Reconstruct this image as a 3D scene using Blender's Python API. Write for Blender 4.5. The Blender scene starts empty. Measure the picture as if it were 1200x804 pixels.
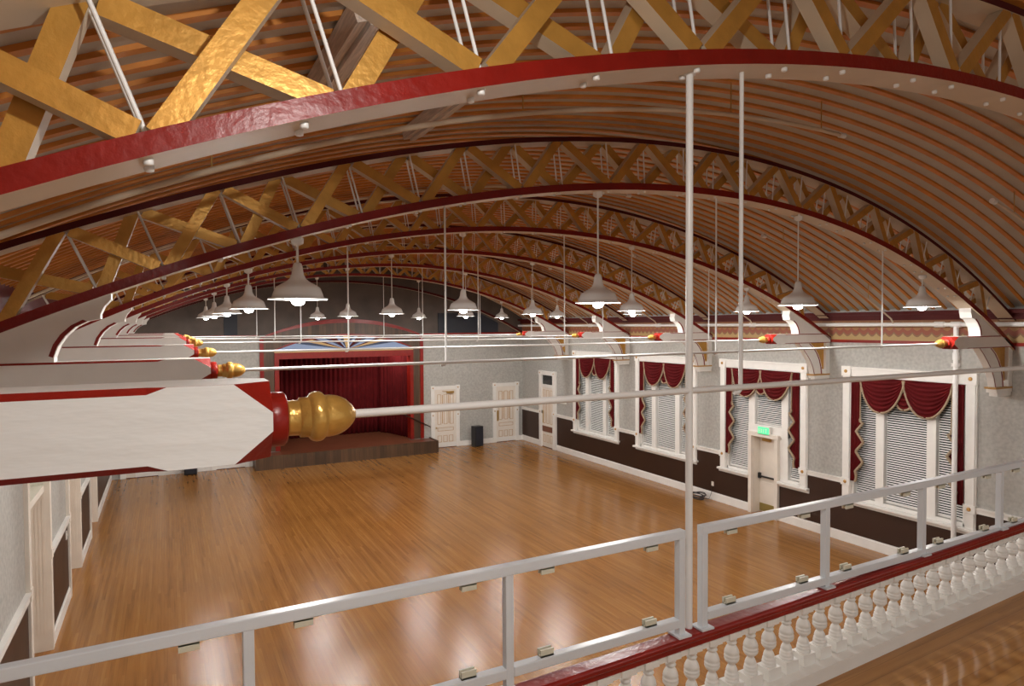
import bpy, math, random
from mathutils import Vector, Matrix
random.seed(7)
PI = math.pi
SC = bpy.context.scene
COL = SC.collection
# ------------------------------------------------------------------ camera
CAMZ, YAW, PITCH, ROLL, FPX = 4.877, 0.48512, -0.02794, -0.0060, 770.9
fw = Vector((math.sin(YAW)*math.cos(PITCH), math.cos(YAW)*math.cos(PITCH), math.sin(PITCH)))
rr = Vector((math.cos(YAW), -math.sin(YAW), 0)); uu = rr.cross(fw)
r2 = math.cos(ROLL)*rr + math.sin(ROLL)*uu; u2 = -math.sin(ROLL)*rr + math.cos(ROLL)*uu
cd = bpy.data.cameras.new('camera'); cam = bpy.data.objects.new('camera', cd); COL.objects.link(cam)
cd.sensor_width = 36; cd.lens = FPX/1200*36; cd.clip_start = .05; cd.clip_end = 200
M = Matrix((r2, u2, -fw)).transposed().to_4x4(); M.translation = Vector((0, 0, CAMZ)); cam.matrix_world = M
SC.camera = cam
# ------------------------------------------------------------------ world, exposure
W = bpy.data.worlds.new('world'); SC.world = W; W.use_nodes = True
bg = W.node_tree.nodes['Background']; bg.inputs[0].default_value = (1.0, .96, .90, 1); bg.inputs[1].default_value = .42
LAMP_E = 690.0; BALC_W = 85.0; FILL_W = 46.0
vs = SC.view_settings; vs.view_transform = 'Standard'; vs.look = 'None'; vs.exposure = 0.1; vs.gamma = 1.0; vs.use_curve_mapping = False
SC.cycles.max_bounces = 8; SC.cycles.diffuse_bounces = 5; SC.cycles.glossy_bounces = 4
SC.cycles.use_denoising = True; SC.cycles.sample_clamp_indirect = 4; SC.cycles.sample_clamp_direct = 25
# ------------------------------------------------------------------ materials
def newmat(name):
    m = bpy.data.materials.new(name); m.use_nodes = True
    return m, m.node_tree, m.node_tree.nodes['Principled BSDF']
def mat(name, c, rough=.5, metal=0, var=0, scale=8, bump=0, bscale=40, coat=0, spec=.5, stretch=None, emit=None, es=0):
    m, nt, b = newmat(name)
    b.inputs['Base Color'].default_value = (*c, 1); b.inputs['Roughness'].default_value = rough
    b.inputs['Metallic'].default_value = metal; b.inputs['Coat Weight'].default_value = coat
    b.inputs['Specular IOR Level'].default_value = spec
    if emit: b.inputs['Emission Color'].default_value = (*emit, 1); b.inputs['Emission Strength'].default_value = es
    if var or bump:
        tc = nt.nodes.new('ShaderNodeTexCoord'); mp = nt.nodes.new('ShaderNodeMapping')
        nt.links.new(tc.outputs['Object'], mp.inputs[0])
        if stretch: mp.inputs['Scale'].default_value = stretch
    if var:
        n = nt.nodes.new('ShaderNodeTexNoise'); n.inputs['Scale'].default_value = scale; n.inputs['Detail'].default_value = 5
        r = nt.nodes.new('ShaderNodeValToRGB')
        r.color_ramp.elements[0].position = .3; r.color_ramp.elements[1].position = .7
        r.color_ramp.elements[0].color = (*[x*(1-var) for x in c], 1); r.color_ramp.elements[1].color = (*[min(1, x*(1+var)) for x in c], 1)
        nt.links.new(mp.outputs[0], n.inputs[0]); nt.links.new(n.outputs[0], r.inputs[0]); nt.links.new(r.outputs[0], b.inputs['Base Color'])
    if bump:
        n = nt.nodes.new('ShaderNodeTexNoise'); n.inputs['Scale'].default_value = bscale; n.inputs['Detail'].default_value = 3
        bp = nt.nodes.new('ShaderNodeBump'); bp.inputs['Strength'].default_value = bump; bp.inputs['Distance'].default_value = .01
        nt.links.new(mp.outputs[0], n.inputs[0]); nt.links.new(n.outputs[0], bp.inputs['Height']); nt.links.new(bp.outputs[0], b.inputs['Normal'])
    return m
def boards(name, cols, width, length, rough, axis='y', gap=.03, grain=.25, coat=0):
    """wood strips running along one axis; cols = list of rgb"""
    m, nt, b = newmat(name); N = nt.nodes; L = nt.links
    tc = N.new('ShaderNodeTexCoord'); sp = N.new('ShaderNodeSeparateXYZ'); L.new(tc.outputs['Object'], sp.inputs[0])
    def mth(op, a, bb=None):
        n = N.new('ShaderNodeMath'); n.operation = op
        for i, v in enumerate((a, bb)):
            if v is None: continue
            if isinstance(v, (int, float)): n.inputs[i].default_value = v
            else: L.new(v, n.inputs[i])
        return n.outputs[0]
    ax = {'y': ('X', 'Y'), 'x': ('Y', 'X'), 'z': ('X', 'Z')}[axis]
    a = mth('DIVIDE', sp.outputs[ax[0]], width); idx = mth('FLOOR', a); fr = mth('FRACT', a)
    wn = N.new('ShaderNodeTexWhiteNoise'); wn.noise_dimensions = '1D'; L.new(idx, wn.inputs['W'])
    l = mth('ADD', mth('DIVIDE', sp.outputs[ax[1]], length), mth('MULTIPLY', wn.outputs[0], 13.7)); li = mth('FLOOR', l); lf = mth('FRACT', l)
    wn2 = N.new('ShaderNodeTexWhiteNoise'); wn2.noise_dimensions = '2D'
    cb = N.new('ShaderNodeCombineXYZ'); L.new(idx, cb.inputs[0]); L.new(li, cb.inputs[1]); L.new(cb.outputs[0], wn2.inputs[0])
    cg = N.new('ShaderNodeCombineXYZ'); L.new(mth('MULTIPLY', sp.outputs[ax[0]], 30.), cg.inputs[0]); L.new(mth('MULTIPLY', sp.outputs[ax[1]], 1.3), cg.inputs[1]); L.new(mth('MULTIPLY', wn2.outputs[0], 9.), cg.inputs[2])
    ns = N.new('ShaderNodeTexNoise'); ns.inputs['Scale'].default_value = 1.0; ns.inputs['Detail'].default_value = 4; L.new(cg.outputs[0], ns.inputs[0])
    f = mth('ADD', mth('MULTIPLY', wn2.outputs[0], 1-grain), mth('MULTIPLY', mth('SUBTRACT', ns.outputs[0], .25), grain*2))
    r = N.new('ShaderNodeValToRGB'); L.new(f, r.inputs[0]); el = r.color_ramp.elements
    while len(el) < len(cols): el.new(.5)
    for i, c in enumerate(cols): el[i].position = i/(len(cols)-1); el[i].color = (*c, 1)
    g = mth('MAXIMUM', mth('LESS_THAN', fr, gap), mth('LESS_THAN', lf, .0))
    mx = N.new('ShaderNodeMix'); mx.data_type = 'RGBA'; L.new(g, mx.inputs[0]); L.new(r.outputs[0], mx.inputs[6]); mx.inputs[7].default_value = (*[x*.8 for x in cols[0]], 1)
    L.new(mx.outputs[2], b.inputs['Base Color']); b.inputs['Coat Weight'].default_value = coat; b.inputs['Coat Roughness'].default_value = .12
    n3 = N.new('ShaderNodeTexNoise'); n3.inputs['Scale'].default_value = 2.5; L.new(tc.outputs['Object'], n3.inputs[0])
    L.new(mth('ADD', mth('MULTIPLY', n3.outputs[0], .12), rough-.06), b.inputs['Roughness'])
    return m
MT = {}
MT['white'] = mat('white_paint', (.80, .78, .74), .45, var=.03, scale=5, bump=.12, bscale=14)
MT['rough_white'] = mat('thick_white_paint', (.80, .80, .78), .5, var=.02, scale=4, bump=.6, bscale=7, stretch=(.6, 1, 2.2))
MT['cream'] = mat('cream_paint', (.76, .70, .62), .5, var=.04, scale=4)
MT['red'] = mat('red_gloss_paint', (.23, .010, .005), .32, spec=.35, var=.12, scale=6, bump=.35, bscale=22)
MT['chordred'] = mat('chord_red_paint', (.20, .008, .004), .34, spec=.3, var=.12, scale=6, bump=.35, bscale=22)
MT['darkred'] = mat('dark_red_paint', (.075, .006, .005), .6, spec=.2, var=.1, scale=6)
MT['tan'] = mat('tan_cream_paint', (.60, .49, .36), .5, var=.05, scale=4)
MT['gold'] = mat('gold_paint', (.54, .28, .055), .36, metal=.45, var=.12, scale=7, bump=.3, bscale=25)
MT['goldgloss'] = mat('gold_leaf_gloss', (.60, .34, .08), .28, metal=.5, var=.1, scale=12, bump=.45, bscale=30)
MT['ceil'] = mat('ceiling_boards', (.47, .44, .39), .65, var=.06, scale=3)
MT['orange'] = mat('orange_joist', (.56, .205, .03), .5, var=.15, scale=5)
MT['steel_white'] = mat('white_steel', (.78, .77, .75), .3, var=.03, scale=3)
MT['rail'] = mat('grey_white_steel', (.66, .69, .72), .3, var=.03, scale=3)
MT['wall'] = mat('grey_wallpaper', (.41, .40, .37), .75, var=.14, scale=16, bump=.05)
MT['wainscot'] = boards('brown_wainscot', [(.026, .010, .005), (.032, .012, .006), (.037, .014, .007)], .12, 5, .42, 'y', gap=.02, grain=.5)
MT['floor'] = boards('oak_floor', [(.21, .082, .017), (.30, .125, .027), (.345, .152, .035), (.42, .20, .052)], .052, 3.4, .22, 'y', gap=.025, grain=.5, coat=0)
MT['bfloor'] = boards('balcony_floor_boards', [(.28, .12, .03), (.42, .20, .055), (.52, .27, .085)], .085, 2.2, .35, 'x', gap=.03, grain=.75)
MT['stagefloor'] = mat('stage_floor', (.17, .055, .025), .35, var=.15, scale=3)
MT['darkwood'] = boards('dark_brown_planks', [(.035, .017, .007), (.075, .037, .016), (.14, .072, .033)], .13, 6, .45, 'z', gap=.02, grain=.5)
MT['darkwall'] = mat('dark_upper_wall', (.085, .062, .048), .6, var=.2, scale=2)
MT['black'] = mat('black_plastic', (.012, .012, .014), .4)
MT['navy'] = mat('near_black_panel', (.012, .014, .022), .6)
MT['curtain'] = mat('red_velvet', (.088, .005, .006), .85, spec=.12, var=.15, scale=4)
MT['fringe'] = mat('tan_fringe', (.34, .25, .16), .8, var=.2, scale=30)
MT['blind'] = mat('blind_slats', (.78, .77, .74), .5)
MT['glass'] = mat('night_glass', (.02, .022, .024), .1)
MT['brass'] = mat('brass', (.55, .36, .12), .3, metal=.8)
MT['gilt'] = mat('gold_line_paint', (.48, .26, .07), .5)
MT['enamel'] = mat('white_enamel', (.82, .82, .80), .25)
MT['bulb'] = mat('lit_bulb', (1, 1, 1), .5, emit=(1, .97, .93), es=LAMP_E)
MT['bulb_soft'] = mat('lit_bulb_balcony', (1, 1, 1), .5, emit=(1, .97, .93), es=40)
MT['clip'] = mat('cream_clip', (.62, .60, .48), .4)
MT['blue'] = mat('pale_blue_paint', (.28, .38, .60), .6); MT['indigo'] = mat('dark_blue_paint', (.04, .06, .12), .6)
MT['yellow'] = mat('yellow_paint', (.62, .42, .18), .6)
MT['greenglass'] = mat('green_glass', (.25, .36, .22), .3, var=.3, scale=5)
MT['plank'] = mat('raw_plank', (.56, .46, .38), .5, var=.25, scale=6, stretch=(14, 1, 14))
MT['exit'] = mat('exit_green', (.1, .8, .4), .5, emit=(.08, .8, .25), es=.8)
MT['threshold'] = mat('brass_kickplate', (.35, .28, .09), .35, metal=.5)
# frieze: stencilled crest pattern
def frieze():
    m, nt, b = newmat('stencil_frieze'); N = nt.nodes; L = nt.links
    tc = N.new('ShaderNodeTexCoord'); sp = N.new('ShaderNodeSeparateXYZ'); L.new(tc.outputs['Object'], sp.inputs[0])
    w = N.new('ShaderNodeMath'); w.operation = 'MULTIPLY'; w.inputs[1].default_value = PI/.19; L.new(sp.outputs['Y'], w.inputs[0])
    s = N.new('ShaderNodeMath'); s.operation = 'SINE'; L.new(w.outputs[0], s.inputs[0]); ab = N.new('ShaderNodeMath'); ab.operation = 'ABSOLUTE'; L.new(s.outputs[0], ab.inputs[0]); s = ab
    h = N.new('ShaderNodeMath'); h.operation = 'MULTIPLY_ADD'; L.new(s.outputs[0], h.inputs[0]); h.inputs[1].default_value = .07; L.new(sp.outputs['Z'], h.inputs[2])
    t = N.new('ShaderNodeMapRange'); L.new(h.outputs[0], t.inputs[0]); t.inputs[1].default_value = 4.5; t.inputs[2].default_value = 4.9
    r = N.new('ShaderNodeValToRGB'); L.new(t.outputs[0], r.inputs[0]); e = r.color_ramp.elements; r.color_ramp.interpolation = 'CONSTANT'
    for p, c in ((.28, (.40, .27, .11)), (.36, (.22, .11, .05)), (.46, (.26, .07, .035)), (.68, (.32, .15, .05))):
        x = e.new(p); x.color = (*c, 1)
    e[0].color = (.40, .27, .11, 1); e[0].position = 0; e[-1].color = (.26, .11, .04, 1)
    L.new(r.outputs[0], b.inputs['Base Color']); b.inputs['Roughness'].default_value = .6
    return m
MT['frieze'] = frieze()
# ------------------------------------------------------------------ mesh builder
class MB:
    def __init__(s): s.v = []; s.f = []; s.m = []; s.s = []
    def add(s, vs, fs, mi=0, sm=False):
        o = len(s.v); s.v += [tuple(v) for v in vs]
        for k, f in enumerate(fs):
            s.f.append([i+o for i in f]); s.m.append(mi if isinstance(mi, int) else mi[k]); s.s.append(sm)
        return s
    def box(s, x0, x1, y0, y1, z0, z1, mi=0):
        v = [(x0,y0,z0),(x1,y0,z0),(x1,y1,z0),(x0,y1,z0),(x0,y0,z1),(x1,y0,z1),(x1,y1,z1),(x0,y1,z1)]
        # faces: bottom, top, -y, +y, -x, +x
        return s.add(v, [(0,3,2,1),(4,5,6,7),(0,1,5,4),(2,3,7,6),(0,4,7,3),(1,2,6,5)], mi)
    def prism(s, poly, a, b, axis='y', mi=0, mside=None):
        n = len(poly)
        def P(u, v, w): return {'y': (u, w, v), 'x': (w, u, v), 'z': (u, v, w)}[axis]
        vs_ = [P(u, v, a) for u, v in poly] + [P(u, v, b) for u, v in poly]
        fs = [tuple(range(n)), tuple(range(2*n-1, n-1, -1))] + [(i, n+i, n+(i+1) % n, (i+1) % n) for i in range(n)]
        ms = mi if mside is None else [mi, mi] + [mside]*n
        return s.add(vs_, fs, ms)
    def strip(s, A, B, a, b, mi=0, mside=1, axis='y'):
        """solid between polylines A and B in the section plane, extruded a..b; ends capped"""
        n = len(A)
        def P(p, w): return {'y': (p[0], w, p[1]), 'x': (w, p[0], p[1])}[axis]
        vs_ = []
        for i in range(n): vs_ += [P(A[i], a), P(B[i], a), P(A[i], b), P(B[i], b)]
        fs = []; ms = []
        for i in range(n-1):
            o = 4*i; q = o+4
            fs += [(o, q, q+1, o+1), (o+2, o+3, q+3, q+2), (o, o+2, q+2, q), (o+1, q+1, q+3, o+3)]; ms += [mi, mi, mside, mside]
        e = 4*(n-1); fs += [(0, 1, 3, 2), (e, e+2, e+3, e+1)]; ms += [mside, mside]
        return s.add(vs_, fs, ms)
    def tube(s, pts, r, n=10, mi=0, cap=True):
        pts = [Vector(p) for p in pts]; rad = r if isinstance(r, (list, tuple)) else [r]*len(pts)
        rings = []; d0 = (pts[1]-pts[0]).normalized(); ref = Vector((0, 0, 1)) if abs(d0.z) < .9 else Vector((0, 1, 0))
        for i, p in enumerate(pts):
            d = (pts[min(i+1, len(pts)-1)]-pts[max(i-1, 0)]).normalized()
            a = d.cross(ref).normalized(); b_ = a.cross(d)
            rings.append([p+rad[i]*(math.cos(2*PI*k/n)*a+math.sin(2*PI*k/n)*b_) for k in range(n)])
        vs_ = [v for R in rings for v in R]; fs = []
        for i in range(len(pts)-1):
            for k in range(n): fs.append((i*n+k, i*n+(k+1) % n, (i+1)*n+(k+1) % n, (i+1)*n+k))
        s.add(vs_, fs, mi, True)
        if cap: s.add(rings[0], [tuple(range(n-1, -1, -1))], mi); s.add(rings[-1], [tuple(range(n))], mi)
        return s
    def lathe(s, prof, o=(0, 0, 0), axis='z', n=20, mi=0, sharp=False):
        """prof: (t, r) pairs along the axis"""
        vs_ = []
        for t, r in prof:
            for k in range(n):
                c, q = r*math.cos(2*PI*k/n), r*math.sin(2*PI*k/n)
                p = {'z': (c, q, t), 'x': (t, c, q), '-x': (-t, c, q), 'y': (c, t, q)}[axis]
                vs_.append((p[0]+o[0], p[1]+o[1], p[2]+o[2]))
        fs = [(i*n+k, i*n+(k+1) % n, (i+1)*n+(k+1) % n, (i+1)*n+k) for i in range(len(prof)-1) for k in range(n)]
        fs2 = [tuple(range(n-1, -1, -1)), tuple(range((len(prof)-1)*n, len(prof)*n))]
        s.add(vs_, fs, mi, not sharp); o2 = len(s.v)-len(vs_)
        for f in fs2: s.f.append([i+o2 for i in f]); s.m.append(mi); s.s.append(False)
        return s
    def bar(s, A, B, w, d, mi=0, up=(0, 1, 0), ms=None):
        """rectangular bar from A to B; w across, d along 'up'. ms: material for the two faces facing +-up"""
        A = Vector(A); B = Vector(B); t = (B-A).normalized(); u = Vector(up); n = t.cross(u).normalized(); u = n.cross(t).normalized()
        vs_ = [P+sx*n*w/2+sy*u*d/2 for P in (A, B) for sx, sy in ((-1,-1),(1,-1),(1,1),(-1,1))]
        fs = [(0,1,2,3),(7,6,5,4),(0,4,5,1),(1,5,6,2),(2,6,7,3),(3,7,4,0)]
        return s.add(vs_, fs, mi if ms is None else [mi, mi, ms, mi, ms, mi])
    def mesh(s, name, mats):
        me = bpy.data.meshes.new(name); me.from_pydata(s.v, [], s.f); me.update()
        for m in mats: me.materials.append(MT[m])
        me.polygons.foreach_set('material_index', s.m); me.polygons.foreach_set('use_smooth', s.s)
        import bmesh
        bm = bmesh.new(); bm.from_mesh(me); bmesh.ops.recalc_face_normals(bm, faces=bm.faces); bm.to_mesh(me); bm.free()
        return me
    def build(s, name, mats, parent=None, loc=None, bevel=0):
        if isinstance(mats, str): mats = [mats]
        o = bpy.data.objects.new(name, s.mesh(name, mats)); COL.objects.link(o)
        if parent: o.parent = parent
        if loc: o.location = loc
        if bevel:
            b = o.modifiers.new('bevel', 'BEVEL'); b.width = bevel; b.segments = 2; b.limit_method = 'ANGLE'; b.angle_limit = .6
        return o
def put(name, me, parent=None, loc=(0, 0, 0), rot=None):
    o = bpy.data.objects.new(name, me); COL.objects.link(o); o.location = loc
    if rot: o.rotation_euler = rot
    if parent: o.parent = parent
    return o
def thing(name, label, cat, loc=(0, 0, 0), group=None):
    o = bpy.data.objects.new(name, None); COL.objects.link(o); o.location = loc; o['label'] = label; o['category'] = cat; o.empty_display_size = .1
    if group: o['group'] = group
    return o
def tag(o, label, cat, group=None):
    o['label'] = label; o['category'] = cat
    if group: o['group'] = group
    return o
def struct(o, label=None):
    o['kind'] = 'structure'
    if label: o['label'] = label
    return o
def senr(name, label=None, loc=(0, 0, 0)):
    o = bpy.data.objects.new(name, None); COL.objects.link(o); o.location = loc; o.empty_display_size = .1
    return struct(o, label)
# ------------------------------------------------------------------ dimensions
XL, XR, YF = -1.63, 13.36, 24.41
Y1, DY = 2.66, 3.646
TY = [Y1, 6.295] + [6.295+DY*i for i in range(1, 5)]           # six free trusses
YB = -3.0                                                       # everything is modelled from here forward
XC, ZTOP = 5.87, 5.12
UC, UR = (5.70, -8.045), 15.06                                   # upper chord circle (underside)
RCEIL = 15.26
class Curve:
    """measured, slightly irregular arch line: z = polynomial in (x - 5.87)"""
    def __init__(s, c): s.c = c
    def z(s, x):
        r = 0
        for k in s.c: r = r*(x-5.87)+k
        return r
    def __getitem__(s, i): return (5.84, -8.6)[i]
def arc(c, R, x):
    if isinstance(c, Curve):
        d = (c.z(x+.01)-c.z(x-.01))/.02
        return c.z(x)+R*math.sqrt(1+d*d)
    return c[1]+math.sqrt(R*R-(x-c[0])**2)
# ------------------------------------------------------------------ floor, ceiling
struct(MB().box(XL-.3, XR+.35, YB, YF+.05, -.2, 0).build('floor', 'floor'))
mb = MB(); n = 48
def arcpts(c, R, x0, x1, n=48):
    return [(x0+(x1-x0)*i/n, arc(c, R, x0+(x1-x0)*i/n)) for i in range(n+1)]
mb.strip(arcpts(UC, RCEIL, XL-.05, XR+.05), arcpts(UC, RCEIL+.08, XL-.05, XR+.05), YB, YF+.2, 0, 0)
y = YB+.1
while y < YF-.05:
    if min(abs(y-t) for t in TY) > .02:
        mb.strip(arcpts(UC, RCEIL-.024, XL, XR), arcpts(UC, RCEIL, XL, XR), y-.031, y+.031, 1, 1)
    y += .2279
ceil = struct(mb.build('ceiling', ['ceil', 'orange']))
# ------------------------------------------------------------------ right wall with four window openings
WC = [TY[1]+DY*(3.5-k) for k in range(4)]                       # W1 (far) .. W4 (near)
WH, WZ0, WZ1 = 1.17, .98, 3.70
DOORY = (11.30, 12.02)
mb = MB(); XT = XR+.34
edges = [YB]+sorted(sum([[c-WH, c+WH] for c in WC], []))+[YF+.3]
for a, b in zip(edges[::2], edges[1::2]): mb.box(XR, XT, a, b, 0, 5.45)
for c in WC:
    mb.box(XR, XT, c-WH, c+WH, WZ1, 5.45)
    if c == WC[2]:
        mb.box(XR, XT, c-WH, DOORY[0], 0, WZ0); mb.box(XR, XT, DOORY[1], c+WH, 0, WZ0)
    else: mb.box(XR, XT, c-WH, c+WH, 0, WZ0)
struct(mb.build('wall_right', 'wall'))
def trimbox(name, mats, *boxes, **k):
    m = MB()
    for b in boxes: m.box(*b)
    return struct(m.build(name, mats, **k))
gaps = [(a, b) for a, b in zip([YB]+sorted([c+1.37 for c in WC]), sorted([c-1.37 for c in WC])+[21.62])]
gaps.append((22.92, YF))
mb = MB()
for a, b in gaps: mb.box(XR-.02, XR, a, b, .2, 1.30)
for c in WC:
    if c == WC[2]:
        mb.box(XR-.02, XR, c-1.37, DOORY[0]-.1, .2, .86); mb.box(XR-.02, XR, DOORY[1]+.1, c+1.37, .2, .86)
    else: mb.box(XR-.02, XR, c-1.37, c+1.37, .2, .86)
struct(mb.build('trim_1', 'wainscot'))
mb = MB()
for a, b in gaps: mb.box(XR-.05, XR, a, b, 1.30, 1.38); mb.box(XR-.07, XR, a, b, 1.38, 1.41)
struct(mb.build('trim_2', 'white'))
mb = MB()
for a, b in [(YB, DOORY[0]-.1), (DOORY[1]+.1, 21.62), (22.92, YF)]: mb.box(XR-.045, XR, a, b, 0, .19); mb.box(XR-.03, XR, a, b, .19, .215)
struct(mb.build('baseboard_right', 'white'))
trimbox('trim_3', 'frieze', (XR-.015, XR, YB, YF, 4.5, 4.92))
trimbox('trim_4', 'red', (XR-.035, XR, YB, YF, 4.44, 4.5))
trimbox('trim_5', 'darkred', (XR-.10, XR, YB, YF, 4.92, 5.03), (XR-.22, XR, YB, YF, 5.03, 5.10))
# left wall with recessed door openings
LD = [(10.35, 11.95), (14.2, 15.8), (17.95, 19.35)]; LZ = 3.25
mb = MB(); e = [YB]+[t for d in LD for t in d]+[YF+.3]
for a, b in zip(e[::2], e[1::2]): mb.box(XL-.3, XL, a, b, 0, 5.45)
for a, b in LD: mb.box(XL-.3, XL, a, b, LZ, 5.45)
struct(mb.build('wall_left', 'wall'))
mbw, mbr, mbb = MB(), MB(), MB()
e2 = [YB]+[t for d in LD for t in (d[0]-.13, d[1]+.13)]+[YF]
for a, b in zip(e2[::2], e2[1::2]):
    mbw.box(XL, XL+.02, a, b, .2, 1.38); mbr.box(XL, XL+.045, a, b, 1.38, 1.47); mbr.box(XL, XL+.065, a, b, 1.47, 1.50)
    mbb.box(XL, XL+.045, a, b, 0, .19); mbb.box(XL, XL+.03, a, b, .19, .22)
struct(mbw.build('trim_6', 'wainscot')); struct(mbr.build('trim_7', 'white')); struct(mbb.build('baseboard_left', 'white'))
trimbox('trim_8', 'frieze', (XL, XL+.015, YB, YF, 4.5, 4.92))
trimbox('trim_9', 'red', (XL, XL+.035, YB, YF, 4.44, 4.5))
trimbox('trim_10', 'darkred', (XL, XL+.10, YB, YF, 4.92, 5.03), (XL, XL+.22, YB, YF, 5.03, 5.10), (XL, XL+.06, YB, YF, 5.10, 5.37))
# ------------------------------------------------------------------ far wall with stage opening
OX0, OX1, OZ1 = 3.53, 8.38, 3.74
n = 30
mb = MB(); mb.box(XL-.3, OX0, YF, YF+.3, 0, 4.55); mb.box(OX1, XR+.35, YF, YF+.3, 0, 4.55); mb.box(OX0, OX1, YF, YF+.3, OZ1, 4.55)
struct(mb.build('wall_far', 'wall'))
top = arcpts(UC, RCEIL+.02, XL-.05, XR+.05)
mb = MB(); mb.strip([(x, 4.55) for x, z in top], top, YF, YF+.3, 0, 0)
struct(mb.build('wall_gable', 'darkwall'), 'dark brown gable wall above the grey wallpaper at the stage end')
trimbox('trim_11', 'red', (XL, 2.9, YF-.03, YF, 4.50, 4.56), (8.9, XR, YF-.03, YF, 4.50, 4.56))
mb = MB(); mb.box(XL+.7, 2.62, YF-.045, YF, 0, .19); mb.box(9.3, XR, YF-.045, YF, 0, .19)
struct(mb.build('baseboard_far', 'white'))
# proscenium surround
pr = senr('trim_12', 'brown proscenium surround with red borders and painted sunburst')
PC = 5.93
def seg(hw, s, z0, n=24):
    R = (hw*hw+s*s)/(2*s)
    return [(PC-hw+2*hw*i/n, z0+math.sqrt(max(0, R*R-(hw-2*hw*i/n)**2))-(R-s)) for i in range(n+1)]
mb = MB(); mb.box(3.03, 3.38, YF-.03, YF, .45, 4.02); mb.box(8.5, 8.78, YF-.03, YF, .45, 4.02)
Ao = seg(2.9, .6, 4.45); mb.strip([(x, 3.98) for x, z in Ao], Ao, YF-.03, YF-.001, 0, 0)
mb.build('surround_panel', 'darkwood', pr)
mb = MB()
for a, b in ((2.9, 3.03), (3.38, 3.54), (8.37, 8.5), (8.78, 8.91)): mb.box(a, b, YF-.07, YF+.32 if a in (3.38, 8.37) else YF-.02, .45, 3.93 if 3.2 < a < 8.6 else 4.48)
mb.box(3.38, 8.5, YF-.075, YF+.32, 3.70, 3.93)
mb.strip(seg(2.98, .55, 4.43), seg(3.02, .66, 4.47), YF-.06, YF-.03, 0, 0)
mb.build('red_border', 'red', pr)
MB().box(3.38, 8.5, YF-.07, YF-.02, 3.93, 4.0).build('gilt_ledge', 'yellow', pr)
mb = MB(); B = seg(2.52, .5, 4.0, 36); nb = len(B)-1; cyc = [2, 2, 3, 2, 0, 1, 3, 2, 4, 1, 2, 3, 0, 1, 4, 2, 3, 1]
for i in range(nb):
    ci = [2, 2, 2, 2, 2, 3, 3, 0, 0, 4, 2, 2, 3, 4, 4, 2, 3, 0, 0, 3, 2, 4, 4, 3, 2, 2, 4, 0, 0, 3, 3, 2, 2, 2, 2, 2][i]
    mb.prism([(PC, 4.0), B[i], B[i+1]], YF-.05, YF-.03, 'y', ci)
mb.build('sunburst_panel', ['yellow', 'red', 'blue', 'indigo', 'darkred'], pr)
mb = MB(); mb.strip(seg(2.56, .5, 4.0), seg(2.60, .56, 4.02), YF-.065, YF-.03, 0, 0); mb.build('arch_border', 'red', pr)
# dark panels beside the proscenium on the gable wall
trimbox('trim_13', 'navy', (1.77, 2.2, YF-.04, YF, 4.57, 5.36))
xs = [9.55+(12.2-9.55)*i/16 for i in range(17)]
mb = MB(); mb.strip([(x, 4.57) for x in xs], [(x, min(5.35, arc((5.7, -7.79), 14.32, x)-.02)) for x in xs], YF-.04, YF, 0, 0); struct(mb.build('trim_14', 'navy'))
# stage: platform, box, floor
mb = MB(); mb.box(2.62, 9.18, 23.49, 23.53, 0, .46, 0); mb.box(2.62, 2.66, 23.53, YF, 0, .46, 0); mb.box(9.14, 9.18, 23.53, YF, 0, .46, 0)
st = struct(mb.build('trim_15', 'darkwood'), 'dark brown vertical-plank stage front')
trimbox('floor_stage', 'stagefloor', (2.66, 9.14, 23.53, YF, .36, .42), (2.4, 9.6, YF, 28.2, .36, .42))
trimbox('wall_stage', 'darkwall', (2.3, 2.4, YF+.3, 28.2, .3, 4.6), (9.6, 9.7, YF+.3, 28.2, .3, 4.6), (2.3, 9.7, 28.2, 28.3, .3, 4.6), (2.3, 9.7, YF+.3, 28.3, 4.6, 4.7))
def pleats(P, z0, z1, amp, step=.035, per=.19):
    """pleated hanging cloth along the plan polyline P"""
    pts = []; s = 0
    for (a, b) in zip(P, P[1:]):
        a = Vector(a); b = Vector(b); L = (b-a).length; t = (b-a)/L; nn = Vector((-t.y, t.x)); k = max(2, int(L/step))
        for i in range(k):
            q = a+t*L*i/k; ph = (s+L*i/k)/per*2*PI
            pts.append(q+nn*amp*(math.sin(ph)+.35*math.sin(ph*2.3+1)))
        s += L
    m = MB(); rows = 7; N = len(pts)
    vs_ = [(p.x, p.y, z0+(z1-z0)*j/rows) for j in range(rows+1) for p in pts]
    fs = [(j*N+i, j*N+i+1, (j+1)*N+i+1, (j+1)*N+i) for j in range(rows) for i in range(N-1)]
    m.add(vs_, fs, 0, True); return m
def cloth(m, name, mats='curtain', parent=None):
    o = m.build(name, mats, parent); s = o.modifiers.new('thickness', 'SOLIDIFY'); s.thickness = .012; return o
tag(cloth(pleats([(2.5, 26.95), (8.0, 26.95)], .43, 4.4, .05), 'stage_curtain'), 'dark red pleated curtain across the back of the stage', 'curtain')
tag(cloth(pleats([(7.85, 26.8), (8.15, 26.3), (8.35, 25.5), (8.5, 24.95)], .43, 4.4, .045), 'stage_curtain'), 'red pleated side curtain at the right of the stage opening', 'curtain')
tag(cloth(pleats([(3.3, 24.95), (3.2, 25.6), (3.1, 26.6)], .43, 4.4, .045), 'stage_curtain'), 'red pleated side curtain at the left of the stage opening', 'curtain')
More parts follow.
